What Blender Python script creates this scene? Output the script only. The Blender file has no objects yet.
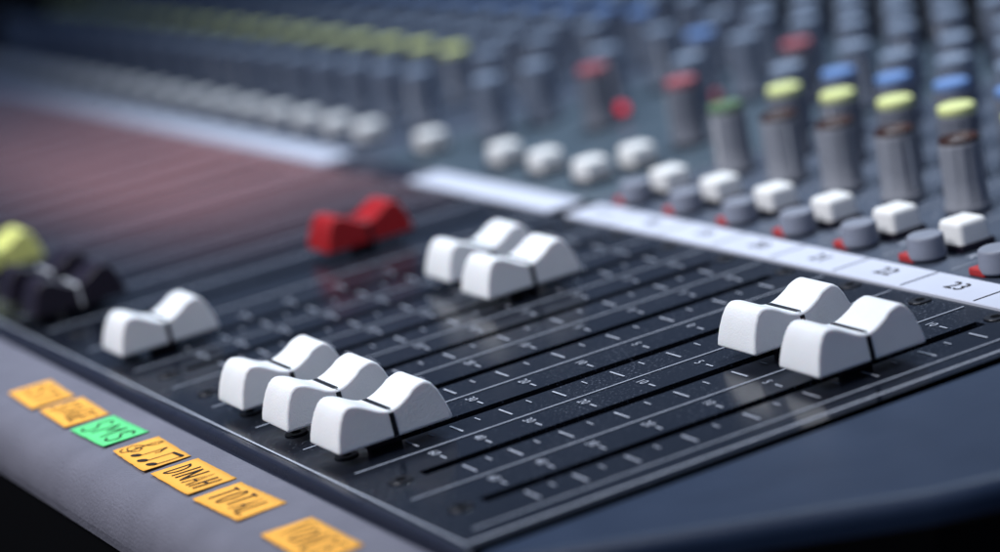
import bpy, bmesh, math, random
from mathutils import Vector, Matrix
random.seed(7)
S=0.025   # one channel pitch = 25 mm
scene=bpy.context.scene
col=scene.collection
# ------------------------------------------------------------------ helpers
def mat(name,color,rough=.5,spec=.5,metal=0,var=0.,vscale=300,bump=0.,bscale=800,emit=None,coat=0,sss=0,rvar=0.1):
    m=bpy.data.materials.new(name);m.use_nodes=True
    nt=m.node_tree;N=nt.nodes;L=nt.links
    b=N['Principled BSDF'];b.inputs['Base Color'].default_value=color
    b.inputs['Roughness'].default_value=rough;b.inputs['Metallic'].default_value=metal
    b.inputs['Specular IOR Level'].default_value=spec
    b.inputs['Coat Weight'].default_value=coat
    if sss:
        b.inputs['Subsurface Weight'].default_value=sss;b.inputs['Subsurface Scale'].default_value=.002
    tc=N.new('ShaderNodeTexCoord')
    n=N.new('ShaderNodeTexNoise');n.inputs['Scale'].default_value=vscale;n.inputs['Detail'].default_value=6
    L.new(tc.outputs['Object'],n.inputs['Vector'])
    if var:
        mx=N.new('ShaderNodeMix');mx.data_type='RGBA'
        mx.inputs[6].default_value=tuple(c*(1-var) for c in color[:3])+(1,)
        mx.inputs[7].default_value=tuple(min(1,c*(1+var)) for c in color[:3])+(1,)
        L.new(n.outputs['Fac'],mx.inputs[0]);L.new(mx.outputs[2],b.inputs['Base Color'])
    mr=N.new('ShaderNodeMapRange');mr.inputs['To Min'].default_value=max(0.02,rough-rvar);mr.inputs['To Max'].default_value=rough+rvar
    L.new(n.outputs['Fac'],mr.inputs['Value']);L.new(mr.outputs['Result'],b.inputs['Roughness'])
    if bump:
        n2=N.new('ShaderNodeTexNoise');n2.inputs['Scale'].default_value=bscale;n2.inputs['Detail'].default_value=4
        L.new(tc.outputs['Object'],n2.inputs['Vector'])
        bp=N.new('ShaderNodeBump');bp.inputs['Strength'].default_value=bump;bp.inputs['Distance'].default_value=.0004
        L.new(n2.outputs['Fac'],bp.inputs['Height']);L.new(bp.outputs['Normal'],b.inputs['Normal'])
    if emit:
        b.inputs['Emission Color'].default_value=emit[0];b.inputs['Emission Strength'].default_value=emit[1]
    return m
def meshdata(name,verts,faces,m,smooth=False,bevel=0,seg=3,ang=30):
    me=bpy.data.meshes.new(name)
    me.from_pydata([(x*S,y*S,z*S) for x,y,z in verts],[],faces)
    bm=bmesh.new();bm.from_mesh(me)
    bmesh.ops.recalc_face_normals(bm,faces=bm.faces)
    if bevel:
        es=[e for e in bm.edges if len(e.link_faces)==2 and e.calc_face_angle(0)>math.radians(ang)]
        bmesh.ops.bevel(bm,geom=es,offset=bevel*S,segments=seg,profile=.5,affect='EDGES',clamp_overlap=True)
    if smooth:
        for f in bm.faces: f.smooth=True
    bm.to_mesh(me);bm.free()
    if m: me.materials.append(m)
    return me
def obj(name,me,parent=None,loc=(0,0,0),rotz=0):
    o=bpy.data.objects.new(name,me);col.objects.link(o)
    o.location=Vector(loc)*S;o.rotation_euler=(0,0,rotz)
    if parent: o.parent=parent
    return o
def thing(name,loc,label,category,group=None,rotz=0,rx=0,ry=0):
    o=bpy.data.objects.new(name,None);o.empty_display_size=.01;col.objects.link(o)
    o.location=Vector(loc)*S;o.rotation_euler=(rx,ry,rotz)
    o["label"]=label;o["category"]=category
    if group:o["group"]=group
    return o
def wn(o):
    w=o.modifiers.new("wn",'WEIGHTED_NORMAL');w.keep_sharp=True;w.weight=80
def clone(src,loc,label=None,rotz=0,tint=None):
    t=src.copy();col.objects.link(t);t.location=Vector(loc)*S
    t.rotation_euler=(src.rotation_euler[0],src.rotation_euler[1],rotz)
    if label:t["label"]=label
    for c in src.children:
        k=c.copy();col.objects.link(k);k.parent=t
    return t
def box(x0,x1,y0,y1,z0,z1):
    v=[(x,y,z) for x in(x0,x1) for y in(y0,y1) for z in(z0,z1)]
    return v,[(0,1,3,2),(4,6,7,5),(0,4,5,1),(2,3,7,6),(0,2,6,4),(1,5,7,3)]
def merge(parts):
    V=[];Fc=[]
    for v,f in parts:
        o=len(V);V+=list(v);Fc+=[tuple(i+o for i in q) for q in f]
    return V,Fc
def rect(x0,x1,y0,y1,z):
    return [(x0,y0,z),(x1,y0,z),(x1,y1,z),(x0,y1,z)],[(0,1,2,3)]
def disc(cx,cy,r,z0,z1,n=20):
    v=[(cx+r*math.cos(2*math.pi*i/n),cy+r*math.sin(2*math.pi*i/n),z) for z in(z0,z1) for i in range(n)]
    f=[(i,(i+1)%n,n+(i+1)%n,n+i) for i in range(n)]+[tuple(range(n-1,-1,-1)),tuple(range(n,2*n))]
    return v,f
# ------------------------------------------------------------------ camera
C=Vector((40.216,-7.024,5.889))
F=Vector((-0.87764836,0.41805285,-0.23444653));R2=Vector((0.4626862,0.86663481,-0.18672328));U2=Vector((-0.12511932,0.27235256,0.9540279))
cd=bpy.data.cameras.new("camera");cam=bpy.data.objects.new("camera",cd);col.objects.link(cam)
M=Matrix((( R2[0],U2[0],-F[0],C[0]*S),(R2[1],U2[1],-F[1],C[1]*S),(R2[2],U2[2],-F[2],C[2]*S),(0,0,0,1)))
cam.matrix_world=M
cd.sensor_width=36;cd.lens=2.583*36;cd.clip_start=.01;cd.clip_end=50
cd.dof.use_dof=True;cd.dof.focus_distance=20.9*S;cd.dof.aperture_fstop=7.4;cd.dof.aperture_blades=0
scene.camera=cam
def seen(x,y,z=.3,m=45):   # leaves out repeats that stand wholly outside the view
    d=Vector((x,y,z))-C;t=d.dot(F)
    px=500+2583*d.dot(R2)/t;py=276-2583*d.dot(U2)/t
    return -m<px<1000+m and -m<py<552+m
# ------------------------------------------------------------------ materials
m_white=mat("white_plastic",(.82,.83,.86,1),.46,.38,var=.07,vscale=150,bump=.22,bscale=2500,sss=.1)
m_red=mat("red_plastic",(.36,.010,.014,1),.5,.3,var=.1)
m_black=mat("black_plastic",(.012,.007,.017,1),.42,.4,var=.2,bump=.1)
m_yel=mat("yellow_plastic",(.92,.92,.28,1),.4,.4,var=.08)
m_line=mat("black_paint",(.006,.006,.01,1),.4,.3)
m_wline=mat("white_paint",(.75,.75,.78,1),.5,.3,var=.1)
m_grey=mat("grey_knob_plastic",(.25,.26,.30,1),.5,.35,var=.12,vscale=200,bump=.15,bscale=2000)
m_mgrey=mat("mid_grey_knob_plastic",(.17,.18,.22,1),.55,.3,var=.12,vscale=200,bump=.15,bscale=2000)
m_dgrey=mat("slate_knob_plastic",(.18,.21,.275,1),.55,.3,var=.15)  # far knobs: blue haze lightens this colour
m_btn=mat("grey_button_plastic",(.22,.235,.29,1),.5,.35,var=.1)
m_bwhite=mat("ivory_button_plastic",(.84,.83,.82,1),.5,.35,var=.05)
m_capy=mat("yellow_cap_plastic",(.74,.78,.33,1),.55,.3,var=.08)
m_capb=mat("blue_cap_plastic",(.15,.27,.55,1),.55,.3,var=.08)
m_capr=mat("red_cap_plastic",(.36,.09,.11,1),.55,.3,var=.08)
m_capg=mat("green_cap_plastic",(.10,.17,.09,1),.55,.3,var=.1)
m_capd=mat("brown_cap_plastic",(.045,.016,.013,1),.42,.4,var=.4,vscale=400)
m_capl=mat("pale_cap_plastic",(.21,.26,.35,1),.55,.3,var=.1)
m_bed=mat("slot_black",(.002,.002,.003,1),.8,.05)
m_ink=mat("silk_screen_ink",(.40,.42,.49,1),.5,.3,var=.35,vscale=900)
m_ink2=mat("faint_silk_screen_ink",(.29,.31,.37,1),.5,.3,var=.4,vscale=300)
m_strip=mat("label_strip_paint",(.56,.58,.68,1),.5,.3,var=.08,vscale=60,bump=.08)
m_rest=mat("armrest_vinyl",(.160,.156,.195,1),.5,.35,var=.2,vscale=90,bump=.6,bscale=1600)
m_trim=mat("dark_trim",(.014,.016,.030,1),.3,.5,var=.2)
m_side=mat("blue_painted_metal",(.014,.027,.062,1),.45,.35,var=.22,vscale=60,bump=.2,bscale=1800)
m_vignette=mat("vignette_black",(.003,.003,.004,1),.9,.05)  # near-black that stands in for lens darkening at the view corners
m_orange=mat("orange_paper",(.94,.44,.075,1),.75,.2,var=.10,vscale=120,bump=.2,bscale=900)
m_green=mat("green_paper",(.13,.70,.25,1),.75,.2,var=.10,vscale=120,bump=.2,bscale=900)
m_pen=mat("marker_ink",(.015,.010,.010,1),.55,.3,var=.3)
m_screw=mat("blackened_steel",(.02,.02,.025,1),.35,.5,metal=.6)
m_led=mat("red_lamp_lens",(.4,.01,.02,1),.3,.5,emit=((1,.02,.06,1),.7))
m_dled=mat("dim_red_lens",(.25,.02,.03,1),.3,.5,emit=((1,.02,.05,1),.06))
m_collar=mat("red_button_collar",(.42,.03,.03,1),.5,.3)
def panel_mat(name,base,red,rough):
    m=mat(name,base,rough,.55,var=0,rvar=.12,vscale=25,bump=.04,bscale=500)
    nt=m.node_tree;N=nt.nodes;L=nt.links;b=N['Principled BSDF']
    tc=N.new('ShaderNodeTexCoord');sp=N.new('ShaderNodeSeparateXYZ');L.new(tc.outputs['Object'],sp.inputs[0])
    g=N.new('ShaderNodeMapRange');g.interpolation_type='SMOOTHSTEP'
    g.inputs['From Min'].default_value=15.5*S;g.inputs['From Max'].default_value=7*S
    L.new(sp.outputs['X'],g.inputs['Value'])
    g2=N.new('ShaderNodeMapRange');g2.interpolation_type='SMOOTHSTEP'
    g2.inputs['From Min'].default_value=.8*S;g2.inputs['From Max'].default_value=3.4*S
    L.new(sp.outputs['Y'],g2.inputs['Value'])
    mu=N.new('ShaderNodeMath');mu.operation='MULTIPLY';L.new(g.outputs[0],mu.inputs[0]);L.new(g2.outputs[0],mu.inputs[1])  # mask of the painted reflection
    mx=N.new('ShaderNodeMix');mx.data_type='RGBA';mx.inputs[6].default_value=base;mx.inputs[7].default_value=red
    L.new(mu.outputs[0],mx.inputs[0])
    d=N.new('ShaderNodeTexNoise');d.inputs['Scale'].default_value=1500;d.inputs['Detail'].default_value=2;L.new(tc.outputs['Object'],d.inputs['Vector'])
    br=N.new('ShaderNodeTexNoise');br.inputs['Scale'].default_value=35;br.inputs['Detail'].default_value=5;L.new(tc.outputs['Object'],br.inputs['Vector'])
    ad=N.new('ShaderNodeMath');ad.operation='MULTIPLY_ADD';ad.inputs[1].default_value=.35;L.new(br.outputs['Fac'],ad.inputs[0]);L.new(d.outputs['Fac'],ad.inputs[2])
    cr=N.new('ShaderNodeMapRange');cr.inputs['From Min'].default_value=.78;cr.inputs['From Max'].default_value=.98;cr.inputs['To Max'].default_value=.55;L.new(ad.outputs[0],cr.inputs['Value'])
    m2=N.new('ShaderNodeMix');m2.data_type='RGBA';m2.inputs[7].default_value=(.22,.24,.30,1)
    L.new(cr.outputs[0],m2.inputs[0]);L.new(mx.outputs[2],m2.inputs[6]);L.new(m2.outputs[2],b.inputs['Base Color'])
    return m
m_panel=panel_mat("black_lacquer_panel",(.006,.008,.014,1),(.34,.155,.155,1),.20)  # second colour paints a red-brown reflection over the left end
m_upper=mat("slate_control_panel",(.06,.075,.11,1),.40,.4,var=.2,vscale=30,bump=.1)  # bluish lift for distant haze is part of this colour
m_upper2=mat("blue_slate_control_panel",(.055,.08,.105,1),.40,.4,var=.2,vscale=30,bump=.1)
# ------------------------------------------------------------------ table under the console
v,f=rect(-300,300,-300,300,-7)
o=obj("table_surface",meshdata("table_surface",v,f,mat("black_cloth",(.003,.003,.004,1),.95,.05,var=.3)))
o["kind"]="structure"
# ------------------------------------------------------------------ console
con=thing("mixing_console",(0,0,0),"large dark audio mixing console with fader panel and padded armrest","mixing console")
XL=-9.;XR=24.84;YT=5.06;YF=-.36
slots=[k for k in range(17,25)]+[11.4,12.4,13.4,14.4,15.4]+[9.8-i for i in range(0,25)]
slots=sorted(s for s in slots if s>XL+.5)
P=[];x=XL
for s in slots:
    hw=.068 if s>10.5 else .10
    P.append(rect(x,s-hw,YF,YT,0))
    P.append(rect(s-hw,s+hw,YF,.22,0));P.append(rect(s-hw,s+hw,4.78,YT,0))
    for xx in(s-hw,s+hw):
        P.append(([(xx,.22,0),(xx,4.78,0),(xx,4.78,-.12),(xx,.22,-.12)],[(0,1,2,3)]))
    for yy in(.22,4.78):
        P.append(([(s-hw,yy,0),(s+hw,yy,0),(s+hw,yy,-.12),(s-hw,yy,-.12)],[(0,1,2,3)]))
    x=s+hw
P.append(rect(x,XR,YF,YT,0))
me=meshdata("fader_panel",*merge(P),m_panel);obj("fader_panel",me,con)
me=meshdata("slot_bed",*box(XL,XR,YF+.02,YT,-.5,-.125),m_bed);obj("slot_bed",me,con)
z=.006
mids=[(slots[a]+slots[a+1])/2 for a in range(len(slots)-1)]+[24.5]
for mid in mids:
    w_=.010 if mid>16.5 else .014
    obj("divider_line",meshdata("divider_line",*rect(-w_,w_,-.12,5.0,z),m_ink2),con,(mid,0,0))
P=[rect(24.72,24.745,-.29,5.0,z),rect(XL,24.745,-.31,-.292,z)]
obj("border_line",meshdata("border_line",*merge(P),m_ink),con)
def textgeo(s,size,bold=0):
    c=bpy.data.curves.new("t",'FONT');c.body=s;c.size=size;c.align_x='CENTER';c.align_y='CENTER';c.offset=bold
    c.resolution_u=2
    t=bpy.data.objects.new("t",c);col.objects.link(t)
    bpy.context.view_layer.update()
    me=bpy.data.meshes.new_from_object(t.evaluated_get(bpy.context.evaluated_depsgraph_get()))
    V=[tuple(v.co) for v in me.vertices];Fc=[tuple(p.vertices) for p in me.polygons]
    bpy.data.objects.remove(t);bpy.data.meshes.remove(me);bpy.data.curves.remove(c)
    return V,Fc
def tr(g,x,y,z,rot=0):
    c,s=math.cos(rot),math.sin(rot)
    return [(x+a*c-b*s,y+a*s+b*c,z) for a,b,_ in g[0]],g[1]
scale=[("10",4.55),("5",4.05),("0",3.5),("5",2.95),("10",2.4),("20",1.85),("30",1.35),("40",.9),("60",.5)]
tg={s:textgeo(s,.12,.0) for s in set(a for a,_ in scale)}
T=[];Nn=[]
for st,yy in scale:
    T.append(rect(.14,.37,yy-.009,yy+.009,z)); T.append(rect(-.24,-.14,yy-.008,yy+.008,z))
    Nn.append(tr(tg[st],-.35,yy,z))
for a,b in zip(scale[:-1],scale[1:]):
    yy=(a[1]+b[1])/2;T.append(rect(.14,.24,yy-.006,yy+.006,z))
m1=meshdata("scale_marking",*merge(T),m_ink);m2=meshdata("scale_number",*merge(Nn),m_ink)
for s in slots:
    if s<16.5 or not(seen(s,2.5,0,400)): continue
    obj("scale_marking",m1,con,(s,0,0)); obj("scale_number",m2,con,(s,0,0))
bm_v,bm_f=merge([disc(0,0,.10,0,.012,20)])
sc=meshdata("screw",bm_v,bm_f,m_screw,bevel=.006,seg=1)
hx=meshdata("socket",*disc(0,0,.045,.0125,.0145,6),m_bed)
for s in slots:
    for yy in(.04,4.93):
        if seen(s,yy,0,10) and s>11:
            q=obj("screw",sc,con,(s,yy,0.001))
            obj("socket",hx,q)
def strip(x0,x1,chs):
    o=obj("label_strip",meshdata("label_strip",*box(x0,x1,5.08,5.53,-.05,.02),m_strip,bevel=.008,seg=1),con)
    for c in chs:
        obj("channel_number",meshdata("channel_number",*tr(textgeo(str(c),.24,.0),c+.02,5.31,.026),m_pen),o)
        if c<24: obj("separator_line",meshdata("separator_line",*rect(c+.5-.008,c+.5+.008,5.10,5.51,.025),m_pen),o)
strip(16.64,24.72,range(17,25));strip(12.8,16.26,[]);strip(XL,10.3,[])
obj("seam_trim",meshdata("seam_trim",*box(10.32,12.78,5.08,5.53,-.05,.005),m_trim),con)
obj("seam_trim",meshdata("seam_trim",*box(16.28,16.62,5.08,5.53,-.05,.002),m_bed),con)
YB=12.1
for a,b,mm in((16.42,24.82,m_upper),(10.9,16.38,m_upper2),(XL,10.86,m_upper)):
    obj("control_panel",meshdata("control_panel",*box(a,b,5.57,YB,-.4,.0),mm,bevel=.02,seg=2),con)
obj("rear_vignette_band",meshdata("rear_vignette_band",*box(XL,24.82,YB+.02,15.0,-.4,.05),m_vignette,bevel=.05,seg=3),con)  # black strip standing in for lens darkening at the top corners
def sweep(prof,x0,x1,n=1):
    V=[];Fc=[];k=len(prof)
    for i in range(n+1):
        x=x0+(x1-x0)*i/n
        V+=[(x,y,z) for y,z in prof]
    for i in range(n):
        for j in range(k):
            Fc.append((i*k+j,i*k+(j+1)%k,(i+1)*k+(j+1)%k,(i+1)*k+j))
    Fc+=[tuple(range(k)),tuple(range(n*k,(n+1)*k))]
    return V,Fc
pr=[(-.365,-.4),(-.365,.025),(-.38,.035),(-.42,.035),(-.445,.02),(-.47,-.05),(-.52,-.05),(-.52,-.4)]
obj("front_trim",meshdata("front_trim",*sweep(pr,XL,25.0),m_trim,bevel=.008,seg=2),con)
pr=[(-.53,-.5),(-.53,-.03),(-.545,.0),(-.575,.012),(-1.0,.0),(-1.24,-.01)]
for i in range(1,17):
    a=math.radians(86*i/16);pr.append((-1.24-.38*math.sin(a),-.01-.42*(1-math.cos(a))))
pr+=[(-1.61,-.5),(-.6,-.5)]
me=meshdata("armrest",*sweep(pr,XL,25.0),m_rest,smooth=False)
obj("armrest",me,con)
obj("front_vignette_base",meshdata("front_vignette_base",*box(XL,25.0,-1.58,-.6,-6.9,-.52),m_vignette),con)  # black base imitates the lens-dark lower left corner
poly=[(24.86,-.36),(25.05,-.36),(25.3,-.12),(26.75,2.15),(27.0,2.8),(27.1,3.6),(27.1,15),(24.86,15)]  # front corner cut back to imitate lens darkening at lower right
n=len(poly)
V=[(x,y,-.01) for x,y in poly]+[(x,y,-.5) for x,y in poly]
Fc=[tuple(range(n)),tuple(range(2*n-1,n-1,-1))]+[(i,(i+1)%n,n+(i+1)%n,n+i) for i in range(n)]
o=obj("side_panel",meshdata("side_panel",V,Fc,m_side,smooth=True,bevel=.12,seg=5,ang=50),con);wn(o)
V=[(x-.03 if x>25 else x,y+.01,-.22) for x,y in poly]+[(x-.1,y+.02,-6.9) for x,y in poly]
V=[(x+.05 if x>25 and zz>-1 else x,y-.02,zz) for x,y,zz in V]
obj("vignette_cheek",meshdata("vignette_cheek",V,Fc,m_vignette),con)
# ------------------------------------------------------------------ fader caps
ZB=.105
def top(y):
    t=min(1,abs(y)/.335)
    return .222+.125*(0.5-0.5*math.cos(math.pi*t))
half=[(-.51,ZB),(-.50,ZB+.07),(-.475,ZB+.16),(-.44,ZB+.245),(-.40,ZB+.31),(-.365,ZB+.338)]
half+=[(-y,ZB+top(y)) for y in(.335,.30,.26,.22,.18,.14,.10,.06,.03)]+[(0,ZB+top(0))]
prof=half+[(-y,z+(.010 if .2<-y<.45 else 0)) for y,z in half[-2::-1]]
def hwz(z): return .285-.13*(z-ZB)
V=[(-hwz(z),y,z) for y,z in prof]+[(hwz(z),y,z) for y,z in prof];n=len(prof)
Fc=[tuple(range(n)),tuple(range(2*n-1,n-1,-1))]+[(i,(i+1)%n,n+(i+1)%n,n+i) for i in range(n)]
cap_meshes={}
def capmesh(m):
    if m.name not in cap_meshes:
        cap_meshes[m.name]=meshdata("fader_cap_body",V,Fc,m,smooth=True,bevel=.026,seg=4,ang=40)
    return cap_meshes[m.name]
zs=ZB+.222
def linegeo(lw):
    pts=[(-hwz(ZB+.01)-.004,ZB+.01),(-hwz(zs-.03)-.004,zs-.032),(-hwz(zs)+.010,zs-.004),(-hwz(zs)+.038,zs+.006),(hwz(zs)-.038,zs+.006),(hwz(zs)-.010,zs-.004),(hwz(zs-.03)+.004,zs-.032),(hwz(ZB+.01)+.004,ZB+.01)]
    lv=[(x,-lw,z) for x,z in pts]+[(x,lw,z) for x,z in pts];k=len(pts)
    inn=[(x*.93,z-.014) for x,z in pts]
    lv+=[(x,-lw,z) for x,z in inn]+[(x,lw,z) for x,z in inn]
    lf=[]
    for i in range(k-1):
        lf+=[(i,i+1,k+i+1,k+i),(i,i+1,2*k+i+1,2*k+i),(k+i,k+i+1,3*k+i+1,3*k+i)]
    return lv,lf
def cap(x,y,label,m=m_white,lm=m_line,rz=0,group="fader caps on the mixing console",lw=.021):
    t=thing("fader_cap",(x,y,0),label,"fader cap",group,rotz=rz)
    b=obj("body",capmesh(m),t);wn(b)
    obj("indicator_line",meshdata("indicator_line",*linegeo(lw),lm),t)
    obj("stem",meshdata("stem",*box(-.035,.035,-.14,.14,-.124,ZB+.05),m_black),t)
    return t
for x,y in((20,.385),(21,.375),(22,.375)): cap(x,y,"white fader cap in a row of three near slot ends",rz=random.uniform(-.02,.02))
cap(17,.37,"white fader cap standing alone at its slot end")
for x,y in((18,3.40),(19,3.29)): cap(x,y,"white fader cap of a close pair pushed up mid-slot",rz=random.uniform(-.02,.02))
for x,y in((23,3.61),(24,3.54)): cap(x,y,"white fader cap of a pair near the numbered strip",rz=random.uniform(-.02,.02))
cap(15.4,3.28,"red fader cap with dark line pushed up its slot",m_red,m_line)
for x,y in((14.4,.36),(13.4,.40)): cap(x,y,"black fader cap with white line at its slot end",m_black,m_wline,lw=.012)
cap(11.4,.42,"pale yellow fader cap near its slot end",m_yel,m_line,lw=.01)
# ------------------------------------------------------------------ buttons
def button_proto(name,a,h,m,label,cat,group,loc,cm,bev,cb,rnd=False):
    t=thing(name,loc,label,cat,group)
    v,f=disc(0,0,a/2,.02,h,28) if rnd else box(-a/2,a/2,-a/2,a/2,.02,h)
    q=.06 if rnd else .12
    v=[(x*(1-q*(z>h/2)),y*(1-q*(z>h/2)),z) for x,y,z in v]
    b=obj("button_top",meshdata("button_top",v,f,m,smooth=True,bevel=bev,seg=4,ang=50 if rnd else 30),t);wn(b)
    obj("collar",meshdata("collar",*box(*cb,0.001,.07),cm,bevel=.01,seg=1),t)
    return t
wb=button_proto("white_push_button",.36,.27,m_bwhite,"square white push button on the control panel","push button","white push buttons in a row on the mixing console",(17,6.20,0),m_black,.05,(-.19,.19,-.19,.19))
for k in range(18,24):
    if seen(k,6.27):clone(wb,(k,6.20,0))
for x,y in((11.5,6.08),(13.45,6.1),(14.45,6.1),(15.5,6.1),(15.5,6.7)):clone(wb,(x,y,0))
for i in range(24):
    x=9.8-i
    if x>XL+.6 and seen(x,6.04):clone(wb,(x,6.02,0))
gb=button_proto("grey_push_button",.35,.235,m_btn,"round grey push button with red collar beside numbered strip","push button","grey push buttons in a row on the mixing console",(17,5.78,0),m_collar,.03,(-.21,.0,-.17,.08),True)
for k in range(18,25):
    if seen(k,5.81):clone(gb,(k,5.78,0))
# ------------------------------------------------------------------ knobs
def knob_body(h,r0,r1,n=66,fl=11):
    V=[];lev=[(0.02,r0*1.03,0),(.05,r0*1.06,0),(.08,r0*1.04,0),(.10,r0*.97,1),(h*.5,(r0+r1)/2*.98,1),(h-.06,r1*1.0,1),(h-.035,r1*.99,0),(h-.008,r1*.97,0),(h,r1*.90,0),(h,r1*.80,0),(h-.03,r1*.76,0)]
    for z,r,g in lev:
        for i in range(n):
            a=2*math.pi*i/n
            rr=r*(1-.08*g*(1 if (fl*i/n)%1>.72 else 0))
            V.append((rr*math.cos(a),rr*math.sin(a),z))
    Fc=[]
    for l in range(len(lev)-1):
        for i in range(n):
            j=(i+1)%n;Fc.append((l*n+i,l*n+j,(l+1)*n+j,(l+1)*n+i))
    Fc.append(tuple(range(n-1,-1,-1)));Fc.append(tuple(range((len(lev)-1)*n,len(lev)*n)))
    return V,Fc
KH=.68
kb={m.name:meshdata("grip",*knob_body(KH,.212,.197),m,smooth=True) for m in(m_grey,m_mgrey,m_dgrey)}
def capg(r,z0,z1,dome,n=32,lev=None):
    lev=lev or [(z0,r),(z1-.025,r),(z1-.008,r*.96),(z1,r*.86),(z1-dome,r*.4)]
    V=[(q*math.cos(2*math.pi*i/n),q*math.sin(2*math.pi*i/n),z) for z,q in lev for i in range(n)]
    Fc=[(l*n+i,l*n+(i+1)%n,(l+1)*n+(i+1)%n,(l+1)*n+i) for l in range(len(lev)-1) for i in range(n)]
    Fc+=[tuple(range(n-1,-1,-1)),tuple(range((len(lev)-1)*n,len(lev)*n))]
    return V,Fc
kc={}
for m in(m_capy,m_capb,m_capr,m_capg,m_capd,m_capl):
    if m is m_capd: g=capg(.19,0,0,0,lev=[(KH-.02,.192),(KH+.030,.190),(KH+.042,.180),(KH+.036,.165),(KH+.0,.155),(KH-.01,.05)])
    else: g=capg(.187,KH-.02,KH+.085,.005)
    kc[m.name]=meshdata("coloured_cap",*g,m,smooth=True)
kp=meshdata("pointer",*([( -.012,-.214,.13),(.012,-.214,.13),(.012,-.200,KH-.06),(-.012,-.200,KH-.06)],[(0,1,2,3)]),m_wline)
protos={};cnt=0
def knob(x,y,body,cp,label,rz=None):
    global cnt
    if not seen(x,y,.4,30) or cnt>=300: return
    cnt+=1
    key=(body.name,cp.name,label)
    if rz is None: rz=random.uniform(-2.2,2.2)
    if key not in protos:
        t=thing("rotary_knob",(x,y,0),label,"knob","rotary knobs on the mixing console",rotz=rz)
        obj("grip",kb[body.name],t);obj("coloured_cap",kc[cp.name],t);obj("pointer",kp,t)
        protos[key]=t
    else: clone(protos[key],(x,y,0),rotz=rz)
lab=lambda c:"grey ribbed rotary knob with %s cap on control panel"%c
names={m_capy.name:"yellow",m_capb.name:"blue",m_capr.name:"red",m_capg.name:"green",m_capd.name:"dark brown",m_capl.name:"pale grey"}
rowsR=[(7.02,m_capd),(7.78,m_capy),(8.50,m_capb),(9.30,m_capl),(10.1,m_capl),(10.9,m_capl),(11.7,m_capl)]
KN=[]
for y,cp in rowsR:
    for k in range(17,25):
        c=m_capg if (k==17 and y==7.02) else cp
        KN.append((k,y,m_grey if y<7.1 else (m_mgrey if y<9 else m_dgrey),c))
for x,y,c in((15.1,7.65,m_capr),(12.9,7.74,m_capr),(14.84,9.43,m_capr),(16.0,8.5,m_capl),(13.9,8.5,m_capl),(11.9,8.5,m_capl),(11.7,7.6,m_capl),(11.7,6.9,m_capl),
    (15.9,9.5,m_capl),(13.6,9.5,m_capl),(12.6,9.5,m_capb),(11.6,9.5,m_capl)):
    KN.append((x,y,m_dgrey if c is not m_capr else m_mgrey,c))
for y in(10.4,11.1,11.8):
    for x in(11.6,12.6,13.6,14.6,15.6): KN.append((x,y,m_dgrey,random.choice([m_capl,m_capl,m_capb,m_capl])))
rowsL=[(6.85,m_capl),(7.9,m_capy),(8.7,m_capl),(9.5,m_capl),(10.3,m_capb),(11.1,m_capl),(11.8,m_capb)]
for y,cp in rowsL:
    for i in range(24):
        x=9.8-i
        if y==7.9 and i==0: x,cp2=9.8,m_capl
        else: cp2=cp
        if x>XL+.5: KN.append((x,y,m_dgrey,cp2))
KN.sort(key=lambda q:(Vector((q[0],q[1],0))-C).length)
for x,y,b,c in KN: knob(x,y,b,c,lab(names[c.name]))
ring=[]
for i in range(11):
    a=math.radians(-60+30*i);r=.32
    ring.append(disc(r*math.cos(a),r*math.sin(a),.015,.003,.006,6))
ring=meshdata("knob_scale_marking",*merge(ring),m_ink)
for x,y,b,c in KN:
    if x>10.9 and y<9 and seen(x,y,0,20): obj("knob_scale_marking",ring,con,(x,y,0))
rt=meshdata("printed_letter",*tr(textgeo("R",.15,.003),0,0,0),m_ink)
dl=meshdata("channel_line",*rect(-.01,.01,5.65,YB-.05,.005),m_ink2)
for k in range(17,25):
    obj("printed_letter",rt,con,(k+.34,6.0,.006));obj("channel_line",dl,con,(k+.5 if k<24 else 24.6,0,0))
def lamp(x,y,m,label,r=.10):
    t=thing("indicator_lamp",(x,y,0),label,"indicator lamp")
    lv=[(.05,r)]+[(.10+r*math.sin(math.radians(a)),max(.01,r*math.cos(math.radians(a)))) for a in range(0,91,15)]
    obj("lens",meshdata("lens",*capg(0,0,0,0,lev=lv),m,smooth=True),t)
    obj("bezel",meshdata("bezel",*disc(0,0,r*1.4,.001,.07,24),m_black,bevel=.01,seg=1),t)
lamp(12.7,8.15,m_led,"lit red indicator lamp on the centre control panel",.085)
lamp(13.55,9.0,m_dled,"unlit red indicator lamp among the knobs",.08)
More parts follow.
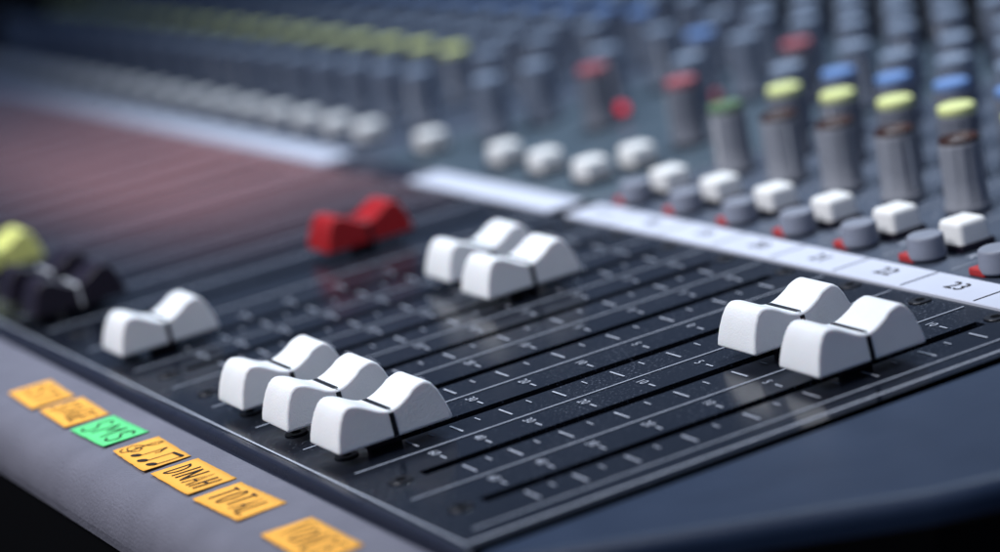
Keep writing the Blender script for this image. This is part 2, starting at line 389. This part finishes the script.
# ------------------------------------------------------------------ paper labels with handwriting
def arc(cx,cy,rx,ry,a0,a1,n=10): return [(cx+rx*math.cos(math.radians(a0+(a1-a0)*i/n)),cy+ry*math.sin(math.radians(a0+(a1-a0)*i/n))) for i in range(n+1)]
SS=arc(.5,.76,.42,.24,20,270,9)+arc(.5,.26,.44,.26,90,-160,9)
G={'T':[[(0,1),(1,.97)],[(.5,1),(.45,0)]],'O':[arc(.5,.5,.42,.5,80,440,14)],'A':[[(0,0),(.5,1),(.95,0)],[(.18,.36),(.82,.40)]],
'L':[[(.1,1),(.08,.05)],[(.04,.0),(.95,.03)]],'S':[SS],
'M':[[(0,0),(.12,1),(.3,.72),(.5,.38),(.7,.72),(.88,1),(1.0,0)]],'D':[[(.1,0),(.12,1)],[(-.02,1)]+arc(.12,.5,.78,.5,90,-90,10)],'I':[[(.5,1),(.48,0)]],
'N':[[(.05,0),(.1,1)],[(.1,1),(.45,.5),(.85,0)],[(.86,0),(.92,1.05)]],'H':[[(.1,1),(.08,0)],[(.88,1),(.86,0)],[(.1,.5),(.87,.53)]],
'G':[arc(.55,.5,.48,.5,50,320,12)+[(.95,.45),(.6,.45)]],'E':[[(.9,1),(.1,.98),(.08,0),(.88,.02)],[(.08,.5),(.7,.52)]],
'V':[[(0,1),(.45,0),(.95,1)]],'C':[arc(.55,.5,.48,.5,55,310,12)],'1':[[(.2,.75),(.55,1),(.5,0)]]}
WD={'M':1.45,'I':.5,'1':.6,'N':1.25,'S':.95}
def stroke(pl,w,z):
    V=[];Fc=[]
    for i,p in enumerate(pl):
        a=Vector(pl[max(0,i-1)]);b=Vector(pl[min(len(pl)-1,i+1)]);d=(b-a)
        d=d.normalized() if d.length>1e-6 else Vector((1,0));nrm=Vector((-d.y,d.x))*w/2
        ww=1-.3*random.random()
        V+=[(p[0]+nrm.x*ww,p[1]+nrm.y*ww,z),(p[0]-nrm.x*ww,p[1]-nrm.y*ww,z)]
    for i in range(len(pl)-1):Fc.append((2*i,2*i+1,2*i+3,2*i+2))
    return V,Fc
def writing(s,W,H):
    tot=sum(WD.get(c,1) for c in s);parts=[];zz=.012;x0=-W/2
    for i,ch in enumerate(s):
        cw=W*WD.get(ch,1)/tot
        dy=random.uniform(-.02,.02);sc_=random.uniform(.9,1.1);sl=random.uniform(.0,.06)
        for pl in G[ch]:
            pts=[(x0+cw*.15+px*cw*.70+sl*(py-.5)*H,(-H/2+py*H)*sc_+dy) for px,py in pl]
            zz+=.0004;parts.append(stroke(pts,.024,zz))
        x0+=cw
    return merge(parts)
def music():
    p=[]
    # treble clef: one looping stroke
    clef=[(-.09,-.13),(-.06,-.17),(-.01,-.165),(.015,-.12),(.0,.0),(-.015,.10),(.005,.17),(.035,.18),(.05,.13),(.02,.06),(-.05,.01),(-.10,-.04),(-.09,-.09),(-.03,-.115),(.045,-.10),(.075,-.055),(.045,-.01),(-.01,-.015),(-.035,-.05)]
    p.append(stroke([(x*1.15-.27,y*1.02) for x,y in clef],.016,.012))
    for cx,cy in((-.08,-.11),(.12,-.12),(.30,-.10)):
        g=disc(0,0,1,.012,.0135,14);p.append(([(cx+x*.05+y*.012,cy+y*.040+x*.01,z) for x,y,z in g[0]],g[1]))
        p.append(stroke([(cx+.045,cy),(cx+.05,cy+.26)],.016,.0142))
    p.append(stroke([(-.03,.15),(.0,.10),(.03,.07),(.025,.02)],.018,.0146))
    p.append(stroke([(.165,.135),(.355,.155)],.036,.0148))
    return merge(p)
notes=[(17.33,"1STI",m_orange,"orange"),(18.28,"STAGE",m_orange,"orange"),(19.24,"SMS",m_green,"green"),(20.30,"",m_orange,"orange"),(21.26,"DINAH",m_orange,"orange"),(22.24,"TOTAL",m_orange,"orange"),(23.62,"VOICE",m_orange,"orange")]
for x,s,m,cn in notes:
    w=.84 if x<23 else .95;h=.42
    t=thing("paper_label",(x,-.985,.004),("%s paper label with handwritten %s stuck on armrest"%(cn,"music notes" if not s else "word "+s)),"paper label","handwritten paper labels along the armrest",rotz=random.uniform(-.05,.05))
    nx,ny=14,6;V=[]
    c1,c2=random.uniform(.0,.4),random.uniform(.0,.3)
    for j in range(ny+1):
        for i in range(nx+1):
            u,v=i/nx-.5,j/ny-.5
            V.append((u*w+random.uniform(-.004,.004)*(abs(u)>.49),v*h+random.uniform(-.003,.003)*(abs(v)>.49),.004+c1*max(0,u-.43)**1.5+c2*max(0,-.43-u)**1.5))
    Fc=[(j*(nx+1)+i,j*(nx+1)+i+1,(j+1)*(nx+1)+i+1,(j+1)*(nx+1)+i) for j in range(ny) for i in range(nx)]
    pap=obj("paper",meshdata("paper",V,Fc,m,smooth=True),t)
    so=pap.modifiers.new("s",'SOLIDIFY');so.thickness=.004*S;so.offset=-1
    g=writing(s,w*.86,h*(.60 if len(s)>3 else .66)) if s else music()
    obj("handwriting",meshdata("handwriting",*g,m_pen),t)
# ------------------------------------------------------------------ light
w=bpy.data.worlds.new("World");scene.world=w;w.use_nodes=True
bg=w.node_tree.nodes['Background'];bg.inputs[0].default_value=(.38,.53,.88,1);bg.inputs[1].default_value=.20
def look(o,target):
    o.rotation_euler=(Vector(target)*S-o.location).to_track_quat('-Z','Y').to_euler()
def spot(name,loc,tgt,energy,ang,blend,soft,color):
    l=bpy.data.lights.new(name,'SPOT');l.energy=energy;l.spot_size=math.radians(ang);l.spot_blend=blend;l.shadow_soft_size=soft;l.color=color
    o=bpy.data.objects.new(name,l);col.objects.link(o);o.location=Vector(loc)*S;look(o,tgt)
spot("soft_key_light",(18,-20,36),(19.0,3.0,0),66,44,1,.28,(.97,.98,1))
spot("added_back_spot",(2,26,44),(13,4.5,0),70,37,1,.12,(.74,.87,1))  # added unseen lamp: back highlights, cone falloff dims the corners
scene.view_settings.view_transform='Standard';scene.view_settings.look='None';scene.view_settings.exposure=0
